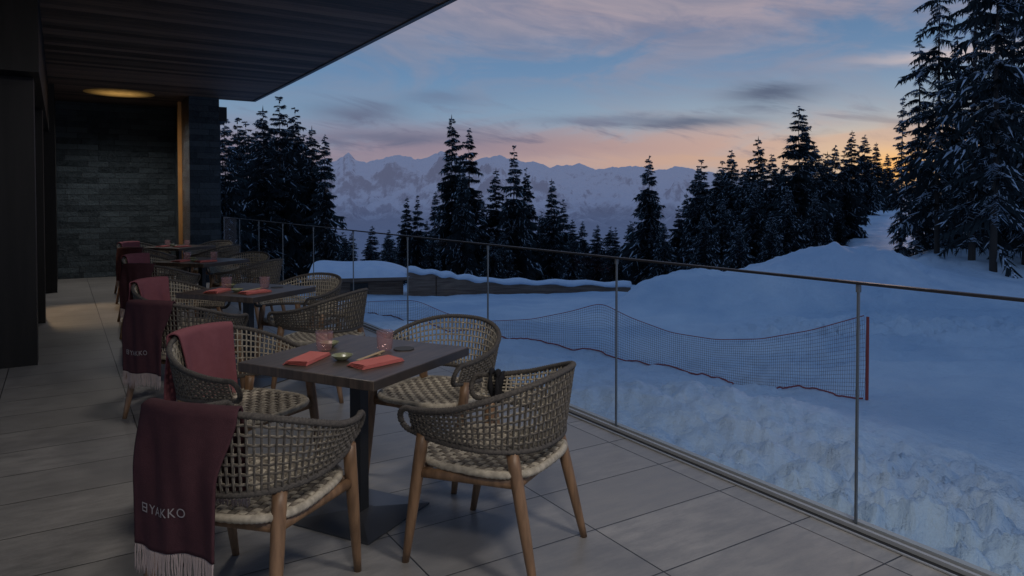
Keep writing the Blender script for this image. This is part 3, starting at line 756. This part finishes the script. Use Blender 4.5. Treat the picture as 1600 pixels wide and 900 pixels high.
# ------------------------------------------------------------------ wooden hut and snow topped wall
hx,hy=pos(T_(562),23.5); hz=-1.75
hut=obj('hut',None,loc=(hx,hy,hz),rot=-YAW+math.radians(12),label='low timber hut with thick snow on its roof',cat='hut')
mb=MB(); mb.box((-1.35,-1,-.5),(1.35,1,.78)); obj('wall',mb.mesh('wall',[M_timber]),hut)
mb=MB(); mb.box((-.3,-1.03,.25),(.25,-1.004,.6)); obj('window',mb.mesh('window',[M_black]),hut)
mb=MB()
nu=28; vs=[];fs=[]
for j in range(nu+1):
    for i in range(nu+1):
        u=-1+2*i/nu; v=-1+2*j/nu; e=max(0,(1-abs(u)**5)*(1-abs(v)**5))**.4
        vs.append((u*1.62,v*1.35,.80+.42*e*(1-.35*abs(v))+.05*math.sin(u*4)*e-.14*u*e))
for j in range(nu):
    for i in range(nu): a=j*(nu+1)+i; fs.append((a,a+1,a+nu+2,a+nu+1))
mb.add(vs,fs); o=obj('roof_snow',mb.mesh('roof_snow',[M_snowcap],True),hut)
mb=MB(); mb.box((-1.6,-1.33,.70),(1.6,1.33,.795)); obj('roof',mb.mesh('roof',[M_timber]),hut)
rw=obj('retaining_wall',None,label='long low timber wall capped with snow',cat='wall')
ctrl=[(636,420,22.6),(680,425,22.8),(715,431,23.2),(760,437,23.6),(830,440,24),(905,441,24.4),(985,444,24.6)]
m1=MB(); m2=MB(); top=[]
for px,yt,d in ctrl:
    x_,y_=pos(T_(px),d); top.append(Vector((x_,y_,EYE-(yt-313)*d/1120)))
fine=[]
for a,b in zip(top[:-1],top[1:]):
    for k in range(8): fine.append(a+(b-a)*k/8)
fine.append(top[-1])
for a,b in zip(fine[:-1],fine[1:]):
    n=Vector((b.y-a.y,a.x-b.x,0)).normalized()*.09
    m1.add([a-n+Vector((0,0,-1.2)),b-n+Vector((0,0,-1.2)),b-n-Vector((0,0,.1)),a-n-Vector((0,0,.1)),a+n+Vector((0,0,-1.2)),b+n+Vector((0,0,-1.2)),b+n-Vector((0,0,.1)),a+n-Vector((0,0,.1))],[(0,1,2,3),(5,4,7,6),(3,2,6,7)])
m2.tube([p+Vector((0,0,-.04+.03*math.sin(i*1.1))) for i,p in enumerate(fine)],[.17+.03*math.sin(i*.7) for i in range(len(fine))],10,squash=.6)
obj('wall',m1.mesh('wall',[M_timber]),rw); obj('snow_cap',m2.mesh('snow_cap',[M_snowcap],True),rw)

# ------------------------------------------------------------------ safety net
net=obj('safety_net',None,label='sagging red brown ski safety net with a red end post',cat='net')
tp=[(490,486,17),(575,472,15.5),(650,470,14.0),(700,492,13.4),(760,503,12.9),(830,500,12.4),(890,488,11.9),(940,474,11.5),(985,497,11.0),(1050,521,10.4),(1120,532,9.9),(1190,531,9.5),(1270,517,9.1),(1352,494,8.75)]
bt=[(490,496),(575,508),(650,520),(700,527),(760,541),(830,545),(890,548),(940,553),(985,567),(1050,583),(1120,600),(1190,612),(1270,621),(1352,626)]
def P3(px,yy,d):
    x_,y_=pos(T_(px),d); return Vector((x_,y_,EYE-(yy-313)*d/1120))
Tp=np.array([list(P3(*a)) for a in tp]); Bp=np.array([list(P3(b[0],b[1],a[2])) for a,b in zip(tp,bt)])
par=np.array([a[0] for a in tp],float)
NU=260; NV=19
U,Vv=np.meshgrid(np.linspace(0,1,NU+1),np.linspace(0,1,NV+1),indexing='ij'); Q=490+862*U
def sm_interp(A):
    f=np.interp(Q[:,0],par,A); k=np.hanning(15); k/=k.sum()
    return np.convolve(np.pad(f,7,mode='reflect',reflect_type='odd'),k,'valid')
Ta=np.stack([sm_interp(Tp[:,i]) for i in range(3)],-1)[:,None,:]; Ba=np.stack([sm_interp(Bp[:,i]) for i in range(3)],-1)[:,None,:]
PP=Ta+(Ba-Ta)*Vv[...,None]; wv=.05*np.sin(U*14)*np.sin(Vv*np.pi)+.015*np.sin(U*60+Vv*6)*Vv
PP[...,0]-=FX*wv; PP[...,1]-=FY*wv
PP[...,2]=np.maximum(PP[...,2],hgt(PP[...,0],PP[...,1])+.015)
G=[[Vector(PP[i,j]) for j in range(NV+1)] for i in range(NU+1)]
mb=MB()
def strand(a,b,w):
    d_=(b-a)
    if d_.length<1e-5: return
    n=d_.cross(Vector((FX,FY,0))).normalized()*w
    mb.add([a-n,b-n,b+n,a+n],[(0,1,2,3)])
for i in range(NU+1):
    for j in range(NV+1):
        if i<NU: strand(G[i][j],G[i+1][j],.0016)
        if j<NV: strand(G[i][j],G[i][j+1],.0016)
obj('mesh',mb.mesh('mesh',[M_net]),net)
mb=MB(); mb.tube([G[i][0] for i in range(NU+1)],.006,5); mb.tube([G[i][NV] for i in range(NU+1)],.011,5); obj('border_cord',mb.mesh('border_cord',[M_netred]),net)
a=P3(1358,496,8.72); b=P3(1358,632,8.72); b.z-=.3; mb=MB(); mb.tube([b,b+(a-b)*.5,a],[.020,.020,.018],10); obj('post',mb.mesh('post',[newmat('dull_red_post',(.30,.055,.045),.8)[0]]),net)
